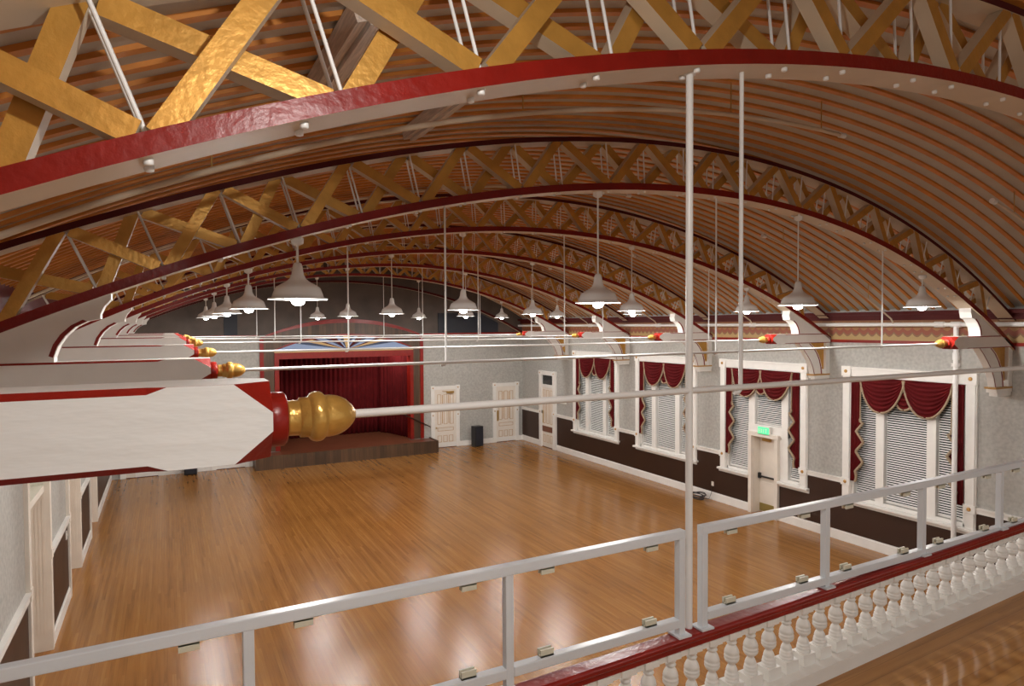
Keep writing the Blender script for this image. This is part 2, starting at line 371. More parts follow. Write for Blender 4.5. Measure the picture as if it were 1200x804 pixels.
# stage lamp batten behind the header
sl = thing('stage_light', 'small stage lamp hung behind the proscenium header', 'light', (7.6, 25.3, 4.25))
MB().lathe([(-.12, .09), (0, .09), (.1, .05)], (0, 0, 0)).build('housing', 'black', sl)
MB().tube([(0, 0, .1), (0, 0, .34)], .01).build('stem', 'black', sl)
def pointlight(name, parent, loc, W_, r=.06, col=(1, .96, .90)):
    l = bpy.data.lights.new(name, 'POINT'); l.energy = W_; l.shadow_soft_size = r; l.color = col
    o = bpy.data.objects.new(name, l); COL.objects.link(o); o.parent = parent; o.location = loc; return o
pointlight('stage_glow', sl, (0, 0, -.25), 90)
tag(MB().tube([(7.95, YF-.16, 1.50), (9.12, YF-.16, .90), (9.16, YF-.10, .86)], .022).tube([(8.2, YF-.16, 1.36), (8.2, YF-.02, 1.32)], .01).tube([(8.95, YF-.16, .97), (8.95, YF, .93)], .01).build('handrail', 'wainscot'),
    'dark sloping wooden handrail beside the stage right edge', 'handrail')
# ------------------------------------------------------------------ doors
def rosette(m, x, y, z, ax, mi, r=.03):
    m.lathe([(0, r), (.015, r*.8), (.02, 0.003)], (x, y, z), ax, 10, mi)
def far_door(num, x0, x1, label, closer=False, plate=False, knob=True):
    """five-plank panelled door with gilt lines; casing outer x0..x1, wall plane YF"""
    r = senr('door_%d' % num, label, ((x0+x1)/2, YF, 0)); w = (x1-x0)/2; c = .15; H = 2.46
    m = MB(); m.box(-w, -w+c, -.06, 0, 0, H-c); m.box(w-c, w, -.06, 0, 0, H-c); m.box(-w+c, w-c, -.055, 0, H-c, H-.01)
    for s in (-1, 1):
        m.box(*(sorted((s*(w+.015), s*(w-c-.01)))), -.075, 0, H-c-.01, H+.01); m.box(*(sorted((s*(w+.01), s*(w-c-.005)))), -.07, 0, 1.22, 1.38)
        m.box(*(sorted((s*(w+.01), s*(w-c-.005)))), -.07, 0, 0, .22)
        rosette(m, s*(w-c/2), -.075, H-c/2, 'y', 1, -.028 if 0 else .028); rosette(m, s*(w-c/2), -.07, 1.30, 'y', 1, .028)
        m.lathe([(-.09, .024), (-.07, .03)], (s*(w-c/2), 0, H-c/2), 'y', 10, 1); m.lathe([(-.085, .024), (-.065, .03)], (s*(w-c/2), 0, 1.30), 'y', 10, 1)
    m.build('casing', ['white', 'gilt'], r, bevel=.005)
    d = MB().box(-w+c, w-c, -.035, -.005, .02, H-c).build('leaf', 'cream', r)
    g = MB(); iw = w-c-.12
    def frame(a, b, z0, z1, t=.013):
        for bx in ((a, a+t, z0, z1), (b-t, b, z0, z1), (a, b, z0, z0+t), (a, b, z1-t, z1)): g.box(bx[0], bx[1], -.045, -.034, bx[2], bx[3], 0)
    k = 3; sw = 2*iw/(k*2-1)
    for i in range(k):
        a = -iw+i*2*sw*.98; frame(a, a+sw*1.1, .93, 2.12)
    for i in range(k-1):
        a = -iw+(2*i+1)*sw; g.box(a+sw*.45, a+sw*.62, -.045, -.034, .96, 2.10)
    frame(-iw, iw, .66, .80)
    for i in range(3):
        a = -iw+i*(2*iw)*.36; frame(a, a+iw*.5, .22, .48)
    g.build('gilt_moulding', 'gilt', d)
    if closer: MB().box(.05, .34, -.13, -.03, 2.16, 2.24).bar((-.15, -.09, 2.26), (.2, -.09, 2.22), .02, .02).build('door_closer', 'brass', r, bevel=.004)
    if plate: MB().box(-w+c+.03, -w+c+.10, -.05, -.034, .88, 1.32).build('push_plate', 'brass', r)
    if knob: MB().lathe([(-.10, .012), (-.095, .028), (-.06, .03), (-.05, .012), (-.03, .012)], (-w+c+.06, 0, .80 if closer else 1.0), 'y', 12).build('door_knob', 'brass', r)
    MB().box(-w+c, w-c, -.05, 0, 0, .018).build('threshold', 'darkred', r)
    return r
far_door(1, 9.22, 10.44, 'cream panelled door with brass closer just right of the stage', closer=True)
far_door(2, 11.94, 13.14, 'cream panelled door with brass push plate near the right corner', plate=True, knob=False)
far_door(3, -1.35, -.13, 'cream panelled door in the left end of the stage wall')
far_door(4, 1.30, 2.52, 'cream panelled door left of the stage')
# tall transom door at far end of the right wall (drawn in y)
r = senr('door_5', 'narrow white door with dark transom near the far right corner', (XR, 22.27, 0)); w = .62; H = 3.03; c = .2
m = MB()
for s in (-1, 1):
    m.box(-.09, 0, *sorted((s*w, s*(w-c))), 0, H-.16); m.box(-.105, 0, *sorted((s*(w+.01), s*(w-c-.01))), H-.17, H+.01); m.box(-.10, 0, *sorted((s*(w+.01), s*(w-c))), 1.32, 1.46)
    m.lathe([(-.12, .02), (-.1, .03)], (0, s*(w-c/2), H-.08), 'x', 10, 1)
    m.lathe([(-.115, .02), (-.095, .03)], (0, s*(w-c/2), 1.39), 'x', 10, 1)
m.box(-.085, 0, -w+c, w-c, H-.16, H); m.box(-.07, 0, -w+c, w-c, 2.38, 2.5); m.build('casing', ['white', 'gilt'], r, bevel=.005)
MB().box(-.03, -.005, -w+c+.02, w-c-.02, 2.5, H-.16).box(-.035, -.03, -w+c, -w+c+.04, 2.5, H-.16).build('transom_pane', 'glass', r)
lf = MB().box(-.04, -.005, -w+c, w-c, .02, 2.38).build('leaf', 'cream', r)
g = MB(); iw = w-c-.07
for i in range(3):
    a = -iw+i*2*iw*.38
    for bx in ((a, a+.012), (a+.15, a+.162)): g.box(-.05, -.038, bx[0], bx[1], .95, 2.28)
    for zz in (.95, 2.27): g.box(-.05, -.038, a, a+.162, zz, zz+.012)
    for bx in ((a, a+.012), (a+.14, a+.152)): g.box(-.05, -.038, bx[0], bx[1], .2, .5)
    for zz in (.2, .49): g.box(-.05, -.038, a, a+.152, zz, zz+.012)
g.build('gilt_moulding', 'gilt', lf)
MB().box(-.055, -.036, -w+c+.02, w-c-.02, .62, .84).build('mail_plate', 'stagefloor', r)
MB().box(-.055, -.036, w-c-.1, w-c-.04, .95, 1.45).build('push_plate', 'brass', r)
MB().box(-.05, 0, -w+c, w-c, 0, .018).build('threshold', 'darkred', r)
# left-wall recessed doors
for i, (a, b) in enumerate(LD):
    r = senr('door_%d' % (6+i), ['recessed white door with green transom nearest on the left wall', 'recessed white door in the middle of the left wall', 'recessed white door farthest along the left wall'][i], (XL, (a+b)/2, 0)); w = (b-a)/2
    m = MB()
    for s in (-1, 1):
        m.box(0, .05, *sorted((s*w, s*(w+.13))), 0, LZ+.13); m.box(0, .065, *sorted((s*(w-.005), s*(w+.14))), LZ, LZ+.145); m.box(0, .06, *sorted((s*(w-.005), s*(w+.14))), 1.38, 1.53)
        for q in range(5): m.box(-.24+q*.047, -.205+q*.047, *sorted((s*w, s*(w-.02))), .25, LZ)
        m.box(-.28, .05, *sorted((s*w, s*(w-.012))), 0, LZ)
    m.box(0, .045, -w, w, LZ, LZ+.13); m.box(-.28, 0, -w, w, LZ-.012, LZ); m.box(-.28, -.02, -w, w, 2.42, 2.52)
    m.build('casing', 'cream', r)
    d = MB().box(-.29, -.25, -w+.02, w-.02, .02, 2.42).build('leaf', 'cream', r)
    g = MB(); pw = (w-.1)/2.6
    for q in range(4):
        ya = -w+.14+q*(2*w-.2)/4; yb = ya+(2*w-.2)/4-.1
        for z0, z1 in ((.25, .62), (.78, .98), (1.12, 2.3)):
            for bx in ((ya, ya+.018), (yb-.018, yb)): g.box(-.25, -.235, *bx, z0, z1)
            for zz in (z0, z1): g.box(-.25, -.235, ya, yb, zz-.009, zz+.009)
    g.build('gilt_moulding', 'gilt', d)
    MB().lathe([(-.25, .014), (-.21, .014), (-.2, .032), (-.17, .03), (-.16, .005)], (0, -w+.12, 1.05), 'x', 12).build('door_knob', 'brass', r)
    MB().box(-.28, -.265, -w+.02, w-.02, 2.52, LZ-.012).build('transom_pane', 'greenglass', r)
    MB().box(-.265, -.24, -.03, .03, 2.52, LZ-.012).build('transom_bar', 'cream', r)
tag(MB().box(XL+.02, XL+.035, 13.78, 13.86, 1.15, 1.29).box(XL+.035, XL+.045, 13.81, 13.83, 1.2, 1.24).build('light_switch', 'white'), 'white switch plate on the brown panelling of the left wall', 'switch')
# ------------------------------------------------------------------ windows, blinds, curtains on the right wall
NAMES = ['farthest window', 'second window from the stage end', 'window with the exit door', 'nearest window']
def build_window(k, c):
    r = senr('window_%d' % (k+1), None, (XR, c, 0)); r['label'] = 'white cased three-light window, the '+NAMES[k]
    m = MB(); cw = .20; o = WH+cw
    exitw = (k == 2)
    for s in (-1, 1):
        m.box(-.05, 0, *sorted((s*WH, s*o)), .98, 3.70)
        m.box(-.075, -.0, *sorted((s*(WH+.02), s*(o-.02))), .98, 3.70)
        m.box(-.09, 0, *sorted((s*(WH-.01), s*(o+.01))), 3.70, 3.92)
        m.box(-.09, 0, *sorted((s*(WH-.01), s*(o+.01))), 1.28, 1.44)
        m.lathe([(-.115, .02), (-.105, .035), (-.08, .04)], (0, s*(WH+cw/2), 3.81), 'x', 12, 1)
        m.lathe([(-.115, .02), (-.105, .035), (-.08, .04)], (0, s*(WH+cw/2), 1.36), 'x', 12, 1)
    m.box(-.06, 0, -WH, WH, 3.70, 3.90); m.box(-.08, 0, -WH, WH, 3.86, 3.91)
    if exitw:
        for a, b in ((-o-.05, DOORY[0]-c-.1), (DOORY[1]-c+.1, o+.05)): m.box(-.13, 0, a, b, .93, .98); m.box(-.05, 0, a, b, .86, .93)
    else: m.box(-.13, 0, -o-.05, o+.05, .93, .98); m.box(-.05, 0, -o, o, .86, .93)
    m.build('casing', ['white', 'gilt'], r, bevel=.006)
    m = MB(); ms = [(.44, .62), (-.62, -.44)] if not exitw else [(.22, .42), (-.80, -.60)]
    zb = .98
    for a, b in ms: m.box(-.01, .12, a, b, zb if not exitw else 2.0, 3.70)
    if exitw: m.box(-.01, .12, -.80, DOORY[0]-c-.02, .98, 2.0); m.box(-.01, .12, DOORY[1]-c+.02, .45, .98, 2.0)
    for s in (-1, 1): m.box(0, .12, *sorted((s*WH, s*(WH-.05))), .98, 3.7)
    m.box(0, .12, -WH, WH, 3.64, 3.7)
    if not exitw: m.box(0, .12, -WH, WH, .98, 1.05)
    else: m.box(-.02, .12, ms[1][0], ms[0][1], 2.05, 2.30); m.box(0, .12, -WH, DOORY[0]-c-.08, .98, 1.05); m.box(0, .12, DOORY[1]-c+.08, WH, .98, 1.05)
    m.build('mullion_frame', 'white', r, bevel=.004)
    p = MB()
    if not exitw: p.box(.20, .215, -WH, WH, .98, 3.7)
    else: p.box(.20, .215, -WH, DOORY[0]-c-.08, .98, 3.7); p.box(.20, .215, DOORY[1]-c+.08, WH, .98, 3.7); p.box(.20, .215, DOORY[0]-c-.08, DOORY[1]-c+.08, 2.1, 3.7)
    p.build('window_pane', 'glass', r)
    # blinds: one per light
    secs = [(ms[0][1]+.01, WH-.06), (ms[1][1]+.01, ms[0][0]-.01), (-WH+.06, ms[1][0]-.01)]
    if exitw: zlow = [1.10, 2.34, 1.10]
    else: zlow = [1.10]*3
    for j, (a, b) in enumerate(secs):
        nm = ['left', 'middle', 'right'][j]
        m = MB(); z = 3.56; tilt = .008
        while z > zlow[j]:
            m.add([(.040, a, z-.011), (.040, b, z-.011), (.066, b, z+.009), (.066, a, z+.009)], [(0, 1, 2, 3)]); z -= .048
        bl = thing('venetian_blind', 'white venetian blind in the %s light of the %s' % (nm, NAMES[k]), 'blind', (XR, c, 0), 'venetian blinds in the right wall windows')
        m.build('slats', 'blind', bl)
        MB().box(.035, .08, a, b, 3.56, 3.62).build('head_rail', 'white', bl)
        MB().box(.045, .07, a, b, zlow[j]-.03, zlow[j]-.005).build('bottom_rail', 'white', bl)
    # swags
    def swag(y0, y1, d, x, name, par, zt=3.69, fold=6):
        nu, nv = 28, 40; m = MB(); vs_ = []
        def low(u): return d*(max(0, 1-abs(2*u-1)**2.3))**.75
        for j in range(nv+1):
            v = j/nv
            for i in range(nu+1):
                u = i/nu; s_ = math.sin(PI*u)
                zz = zt-v*low(u)-.012*v; xx = x-.012-.05*s_*v**.5-.045*(1-abs(math.sin(v*fold*PI)))*s_*(1 if v < .97 else .3)
                vs_.append((xx, y0+(y1-y0)*u, zz))
        W_ = nu+1; m.add(vs_, [(j*W_+i, j*W_+i+1, (j+1)*W_+i+1, (j+1)*W_+i) for j in range(nv) for i in range(nu)], 0, True)
        o = cloth(m, name, 'curtain', par)
        f = MB(); f.tube([vs_[nv*W_+i] for i in range(nu+1)], .022, 6); f.build('fringe', 'fringe', o)
    cu = thing('swag_curtain', 'red fringed swag valance and tails on the '+NAMES[k], 'curtain', (XR, c, 0), 'red swag curtains')
    swag(-.30, .30, .60, .015, 'swag', cu)
    swag(-.02, .95, .70, -.05, 'swag', cu, fold=8); swag(-.95, .02, .70, -.05, 'swag', cu, fold=8)
    def tail(s):
        # cascading side tail: pleated strip whose inner edge zigzags
        nu, nv = 12, 60; m = MB(); vs_ = []; ztop, zbot = 3.69, 1.40
        for j in range(nv+1):
            z = ztop+(zbot-ztop)*j/nv; t = (ztop-z)/(ztop-zbot)
            wd = .22 if t < .42 else .22-.02*((t-.42)/.58)+.11*(abs(((t-.42)*5.2) % 1-.5)*2-.5)*1.6
            if t > .9: wd *= max(.25, 1-(t-.9)*6)
            for i in range(nu+1):
                u = i/nu; yy = s*(WH-.015-wd*u); xx = -.045-.022*math.sin(u*3*2*PI+t*1.2)-.01
                vs_.append((xx, yy, z))
        W_ = nu+1; m.add(vs_, [(j*W_+i, j*W_+i+1, (j+1)*W_+i+1, (j+1)*W_+i) for j in range(nv) for i in range(nu)], 0, True)
        o = cloth(m, 'side_tail', 'curtain', cu)
        f = MB(); f.tube([vs_[j*W_+nu] for j in range(nv+1)], [.014 if j < nv*.4 else .028 for j in range(nv+1)], 6); f.build('fringe', 'fringe', o)
    tail(1); tail(-1)
for k, c in enumerate(WC): build_window(k, c)
# exit door under window_3
c = sum(DOORY)/2; r = senr('door_9', 'white exit door with panic bar set under the third window', (XR, c, 0)); w = (DOORY[1]-DOORY[0])/2
m = MB()
for s in (-1, 1): m.box(-.10, 0, *sorted((s*w, s*(w+.1))), 0, 2.06); m.box(0, .24, *sorted((s*w, s*(w-.015))), 0, 2.0); m.box(0.0, .3, *sorted((s*w, s*(w+.1))), .98, 2.06)
m.box(-.11, .0, -w-.12, w+.12, 2.0, 2.10); m.box(0, .26, -w, w, 1.97, 2.0); m.build('casing', 'cream', r, bevel=.005)
d = MB().box(.20, .24, -w+.015, w-.015, .02, 1.97).box(.19, .2, -w+.09, w-.09, 1.05, 1.75).box(.19, .2, -w+.09, w-.09, .3, .8).build('leaf', 'cream', r, bevel=.004)
MB().box(.13, .16, -w+.02, w-.02, .92, .96).box(.13, .2, -w+.02, -w+.07, .88, 1.02).box(.13, .2, w-.07, w-.02, .88, 1.02).build('panic_bar', 'black', r)
MB().box(.185, .2, -w+.03, w-.03, .04, .24).build('kick_plate', 'threshold', r)
MB().box(.14, .2, -.02, .22, 1.86, 1.92).build('door_closer', 'brass', r)
# exit sign
ex = thing('exit_sign', 'lit green EXIT sign above the white exit door', 'sign', (XR-.08, 11.62, 2.17))
MB().box(-.03, .03, -.19, .19, -.10, .11).build('housing', 'white', ex, bevel=.004)
g = MB(); x0, x1 = -.036, -.030
def L_(y, bars):
    for a, b, z0, z1 in bars: g.box(x0, x1, y-b, y-a, z0, z1)
L_(.145, [(0, .012, -.05, .05), (0, .05, .04, .05), (0, .045, -.006, .006), (0, .05, -.05, -.04)])
g.add([(x0, .08, .05), (x0, .066, .05), (x0, .032, -.05), (x0, .046, -.05)], [(0, 1, 2, 3)]); g.add([(x0, .046, .05), (x0, .032, .05), (x0, .066, -.05), (x0, .08, -.05)], [(0, 1, 2, 3)])
L_(-.0, [(0, .014, -.05, .05)]); L_(-.05, [(0, .06, .038, .05), (.024, .038, -.05, .05)])
g.build('lettering', 'white', ex); MB().box(-.032, -.029, -.17, .17, -.08, .09).build('green_panel', 'exit', ex)
# ------------------------------------------------------------------ trusses
HALF = .13
U0 = [-.68, .44, 1.56, 2.74, 3.88, 5.07, 6.2, 7.31, 8.35, 9.35, 10.35, 11.28, 12.2]
L0 = [-1.12, 0.0, 1.1, 2.26, 3.40, 4.55, 5.68, 6.74, 7.77, 8.72, 9.7, 10.63, 11.56, 12.45]
ORD = ['nearest', 'second', 'third', 'fourth', 'fifth', 'sixth']
def truss_meshes(lc, LR, uc, UR, U, L):
    D = {}
    LT = LR+.078
    m = MB(); m.strip(arcpts(lc, LR, XL, XR, 64), arcpts(lc, LT, XL, XR, 64), -HALF, .11, 0, 1); D['lower_chord'] = m.mesh('lower_chord', ['chordred', 'tan'])
    m = MB(); m.strip(arcpts(uc, UR, XL, XR, 64), arcpts(uc, UR+.052, XL, XR, 64), -HALF, .11, 0, 1); D['upper_chord'] = m.mesh('upper_chord', ['darkred', 'tan'])
    def lo(x): return (x, arc(lc, LT-.01, x))
    def up(xl): # point on the upper chord radially above the lower-chord point xl
        th = math.atan2(xl-lc[0], arc(lc, LT, xl)-lc[1]); x = xl
        for _ in range(3): x = xl+math.tan(th)*(arc(uc, UR, x)-arc(lc, LT, xl))
        return (x, arc(uc, UR+.01, x))
    def down(xu):
        th = math.atan2(xu-lc[0], arc(uc, UR, xu)-lc[1]); x = xu
        for _ in range(3): x = xu-math.tan(th)*(arc(uc, UR, xu)-arc(lc, LT, x))
        return lo(x)
    UP = lambda x: (x, arc(uc, UR+.01, x))
    br = []
    def brace(a, b, y0, y1):
        A = Vector((a[0], 0, a[1])); B = Vector((b[0], 0, b[1])); t = (B-A).normalized()
        m = MB(); m.bar((A.x, (y0+y1)/2, A.z), (B.x, (y0+y1)/2, B.z), .092, y1-y0, 1, (0, 1, 0), 0); br.append(m)
    seqF = []
    for i in range(len(L)):
        seqF.append(lo(L[i]));
        if i < len(U): seqF.append(UP(U[i]))
    for a, b in zip(seqF, seqF[1:]):
        s = .035 if b[0] > a[0] else 0
        k = a[1] < b[1]
        brace((a[0]+.035, a[1]), (b[0]-.035, b[1]), -HALF+.005, -.03)
    seqB = []
    for i in range(len(L)):
        seqB.append(up(L[i]))
        if i < len(U): seqB.append(down(U[i]))
    for a, b in zip(seqB, seqB[1:]): brace((a[0]+.035, a[1]), (b[0]-.035, b[1]), .0, .105)
    D['brace'] = [m.mesh('brace', ['gold', 'tan']) for m in br]
    rods = []
    for i in range(len(L)):
        a, b = lo(L[i]), up(L[i])
        for yy in (-.075, .035): rods.append(MB().tube([(a[0], yy, a[1]), (b[0], yy, b[1])], .009, 6).mesh('web_rod', ['steel_white']))
        if i < len(U):
            a, b = down(U[i]), UP(U[i])
            for yy in (-.05, .06): rods.append(MB().tube([(a[0], yy, a[1]), (b[0], yy, b[1])], .009, 6).mesh('web_rod', ['steel_white']))
    D['rod'] = rods
    D['bolt'] = MB().lathe([(-.022, .010), (-.018, .017), (.004, .017)], (0, 0, 0), 'z', 8).mesh('bolt_head', ['steel_white'])
    D['bolts'] = [(x, yy, arc(lc, LR, x)) for x in L+U for yy in (-.075, .035)]
    return D
def beam_mesh(side, hw, hh, length_x, topf):
    """hammer beam from the wall to length_x with stopped red chamfers; centred on z=0; returns MB"""
    xs, cs = [], []
    L = length_x
    xw = 0
    stop0, stop1, end0 = L-.40, L-.34, L-.13
    ch = .023 if hw > .15 else .016; prof = [(q*.15, ch) for q in range(9)]+[(stop0, ch), (stop1, .0005), (end0, .0005), (L, hh*.76)]
    ring = []
    for x, c in prof:
        cy = min(c, hw*.55); tp = min(hh, topf(x)); ring.append([(x, -hw+cy, -hh), (x, hw-cy, -hh), (x, hw, -hh+c), (x, hw, tp-c), (x, hw-cy, tp), (x, -hw+cy, tp), (x, -hw, tp-c), (x, -hw, -hh+c)])
    m = MB(); sg = 1 if side == 'L' else -1
    vs_ = [((p[0] if sg > 0 else -p[0]), p[1], p[2]) for R in ring for p in R]
    fs, ms = [], []
    for i in range(len(ring)-1):
        for k in range(8):
            fs.append((i*8+k, i*8+(k+1) % 8, (i+1)*8+(k+1) % 8, (i+1)*8+k)); ms.append(1 if k in (1, 3, 5, 7) else 0)
    fs.append(tuple(range(8))); ms.append(0); fs.append(tuple(range(len(ring)*8-8, len(ring)*8))); ms.append(1)
    m.add(vs_, fs, ms); return m
FIN = [(0, 97), (3, 128), (10, 131), (72, 131), (83, 118), (84, 90)]
FIN2 = [(84, 88), (100, 86), (140, 87), (147, 90), (150, 98), (188, 99), (192, 103), (200, 113), (212, 121), (225, 124), (245, 123), (258, 117), (267, 108), (270, 104), (288, 104.5), (305, 103), (320, 100.5), (335, 97), (350, 91), (365, 84), (378, 75), (390, 64), (401, 53), (410, 42), (418, 30), (423, 20)]
ogeeL = [(-.36, 5.22), (-.35, 5.16), (-.38, 5.10), (-.43, 5.04), (-.455, 4.98), (-.455, 4.945), (-.54, 4.925), (-.62, 4.88), (-.69, 4.81), (-.74, 4.73), (-.77, 4.64)]
ogeeR = [(11.99, 5.22), (12.02, 5.10), (12.0, 5.04), (12.02, 4.98), (12.03, 4.945), (12.12, 4.92), (12.2, 4.86), (12.26, 4.78), (12.29, 4.70), (12.30, 4.64)]
def build_truss(i, D, lc, LR, big, dzL):
    hwid, hh = (.16, .142) if big else (.13, .104)
    fr, fl = (.00080, .00080) if big else (.00061, .00068)
    t = thing('bowstring_truss', ['nearest bowstring truss crossing in front of the camera, big white beam end at left',
        'second bowstring truss from the balcony, first to carry hanging lamps', 'third bowstring truss from the balcony', 'fourth bowstring truss from the balcony, mid hall',
        'fifth bowstring truss from the balcony', 'sixth bowstring truss, farthest free one before the stage wall'][i], 'truss', (0, TY[i], 0), 'painted bowstring trusses')
    for nme in ('lower_chord', 'upper_chord'): put(nme, D[nme], t)
    for m in D['brace']: put('brace', m, t)
    for m in D['rod']: put('web_rod', m, t)
    if i < 3:
        for p in D['bolts']: put('bolt_head', D['bolt'], t, p)
    ZR = 4.5185; zL = ZR+dzL
    for side in 'LR':
        xw = XL if side == 'L' else XR; z = zL if side == 'L' else ZR
        Lb = (.34-XL) if side == 'L' else (XR-11.47); sg = 1 if side == 'L' else -1
        b = beam_mesh(side, hwid, hh, Lb, lambda q: arc(lc, LR, xw+sg*q)+.065-z-.012).build('hammer_beam', ['rough_white' if big else 'white', 'red'], t, loc=(xw, 0, z+.012), bevel=0)
        xe = xw+sg*Lb; ax = 'x' if sg > 0 else '-x'
        f = MB().lathe([(a*fl, r_*fr) for a, r_ in FIN2], (xe, 0, z), ax, 28).build('finial', 'goldgloss', t)
        MB().lathe([(a*fl*.999, r_*fr) for a, r_ in FIN], (xe, 0, z), ax, 28, sharp=False).build('collar', 'red', f)
        # spandrel between beam and chord
        og = ogeeL if side == 'L' else ogeeR
        if big and side == 'L': og = [(x-.5, zz-.22*(zz-4.64)) for x, zz in og]
        ztop = z+hh-.005
        og = [(x, max(zz, ztop) if k == len(og)-1 else zz) for k, (x, zz) in enumerate(og)]
        A = [(x, zz) for x, zz in og if zz > ztop-.01 and zz < arc(lc, LR, x)-.02]; A = [(A[0][0], arc(lc, LR, A[0][0])+.02)]+A+[(A[-1][0], ztop-.01)]
        B = [(x, arc(lc, LR, x)+.02) for x in [xw+(A[0][0]-xw)*q/20 for q in range(20)]]; B = [p for p in B if p[1] > ztop+.005]; B = [(B[0][0]-sg*.02, ztop-.01)]+B
        poly = A+B
        sp = MB().prism(poly, -.10, .09, 'y', 0, 0).build('spandrel_panel', ['white'], t)
        # red chamfer line on the lower swell of the ogee, front and back
        sw = [(x, zz) for x, zz in A if zz < 4.93 and zz > ztop][:]
        if len(sw) > 2:
            o2 = [(x-sg*.035, zz+.012) for x, zz in sw]
            MB().strip([(x-sg*.006, zz) for x, zz in sw], o2, -.103, -.098, 0, 0).build('red_chamfer_line', 'red', sp)
        # bracket below
        bz = z-hh+.012
        inn = [(1.03, bz), (.91, bz-.10), (.77, bz-.24), (.65, bz-.38), (.56, bz-.54), (.51, bz-.70)]
        out = [(.62, bz), (.48, bz-.10), (.36, bz-.24), (.28, bz-.38), (.23, bz-.54), (.21, bz-.70)]
        kk = .45 if side == 'L' else 1
        X = lambda p: (xw+sg*p[0]*kk, p[1])
        k = MB().strip([X(p) for p in inn], [X(p) for p in out], -.06, .05, 0, 0).build('corbel_bracket', 'white', t, bevel=.004)
        MB().strip([X((p[0]-.02, p[1]-.005)) for p in inn], [X((p[0]-.035, p[1]-.005)) for p in inn], -.064, -.059, 0, 0).strip([X((p[0]+.05, p[1]-.01)) for p in out], [X((p[0]+.02, p[1]-.01)) for p in out], -.064, -.059, 0, 0).build('red_line', 'red', k)
        MB().prism([X((0.13, bz)), X((.58, bz)), X((.35, bz-.24)), X((.22, bz-.5)), X((.13, bz-.6))], -.03, .03, 'y', 0).build('gilt_infill', 'gold', k)
        xa = sorted((xw, xw+sg*.13*kk)); MB().box(*xa, -.09, .09, bz-.72, bz).build('wall_post', 'white', k)
        bx = lambda a, b_: sorted((xw, xw+sg*b_*kk))
        MB().box(*bx(0, .55), -.10, .09, bz-.735, bz-.70, 1).box(*bx(0, .51), -.09, .08, bz-.80, bz-.735, 0).box(*bx(0, .44), -.075, .065, bz-.87, bz-.80, 0).build('capital', ['white', 'gilt'], k, bevel=.004)
    xa, xb = .34+FIN2[-1][0]*fl-.01, 11.47-FIN2[-1][0]*fl+.01
    MB().tube([(xa, 0, zL), (xb, 0, ZR)], .0175 if big else .016, 10).build('tie_rod', 'steel_white', t)
    for q, hx in enumerate([2.85 if big else [0, 2.55, 2.45, 2.40, 2.42, 2.42][i], 6.3, 9.75]):
        zt = arc(lc, LR, hx)+.01; zr = zL+(ZR-zL)*(hx-xa)/(xb-xa)
        MB().tube([(hx, 0, zt), (hx, 0, zr-.012), (hx-.02, 0, zr-.03), (hx-.05, 0, zr-.03)], .012 if big else .011, 8).build('hanger_rod', 'steel_white', t)
    return t
C1, R1 = (5.41, -8.31), 14.80
C2, R2 = (5.84, -8.72), 15.18
P2 = Curve([-1.9e-05, -.000441, -.034756, .009471, 6.485782]); Q2 = Curve([-7e-06, -.000474, -.034769, .004362, 7.022196])
U1 = [-.7, .48, 1.82, 3.1, 4.3, 5.38, 6.45, 7.45, 8.4, 9.35, 10.3, 11.25, 12.15]
L1 = [-1.25, -.04, 1.22, 2.45, 3.6, 4.73, 5.85, 6.9, 7.9, 8.85, 9.8, 10.7, 11.6, 12.5]
D1 = truss_meshes(C1, R1, (5.53, -8.41), 15.49, U1, L1); D2 = truss_meshes(P2, 0, Q2, 0, U0, L0); D3 = truss_meshes(C2, R2, UC, UR, U0, L0)
build_truss(0, D1, C1, R1, True, 0)
build_truss(1, D2, P2, 0, False, -.03)
for i in range(2, 6): build_truss(i, D3, C2, R2, False, [0, -.03, 0, .05, .06, .06][i])
# half truss against the stage wall
mb = MB(); mb.strip(arcpts(C2, R2, XL, XR, 64), arcpts(C2, R2+.08, XL, XR, 64), YF-.12, YF, 0, 1); struct(mb.build('trim_16', ['darkred', 'tan']))
# ------------------------------------------------------------------ pendant lamps
SH = [(-.004, .262), (.0, .266), (.012, .262), (.016, .232), (.05, .222), (.10, .203), (.115, .19), (.14, .15), (.165, .105), (.19, .075), (.23, .055), (.30, .045), (.33, .036), (.34, .02)]
LX = [[1.09, 4.45, 7.85, 10.78], [1.05, 4.34, 7.80, 10.82], [1.05, 4.28, 7.72, 10.7], [1.05, 4.24, 7.6, 10.66], [1.05, 4.19, 7.5, 10.6]]
me = MB(); me.lathe(SH[1:], n=36); me.f.pop(-2); me.m.pop(-2); me.s.pop(-2)
inner = [(t-.006, max(.005, r-.006)) for t, r in SH[3:]]; sh_mesh = me.mesh('lamp_shade', ['enamel'])
bulb = MB().lathe([(-.055, .005), (-.052, .03), (-.040, .052), (-.01, .064), (.02, .062), (.04, .05), (.07, .035), (.09, .022), (.13, .02)], n=16).mesh('bulb', ['bulb'])
cols = ['leftmost', 'second from the left', 'third from the left', 'rightmost']
for i in range(5):
    for j, x in enumerate(LX[i]):
        z = ZTOP; t = thing('pendant_lamp', 'white enamel pendant lamp, %s of four under the %s truss' % (cols[j], ORD[i+1]), 'lamp', (x, TY[i+1], z), 'white pendant lamps')
        put('lamp_shade', sh_mesh, t); put('bulb', bulb, t)
        zt = (arc(P2, 0, x) if i == 0 else arc(C2, R2, x))-z
        MB().tube([(0, 0, .33), (0, 0, zt-.05)], .010 if j else .012, 8).build('stem', 'enamel', t)
        MB().lathe([(zt-.07, .02), (zt-.05, .055), (zt-.005, .06), (zt, .06)], n=14).build('canopy', 'enamel', t)
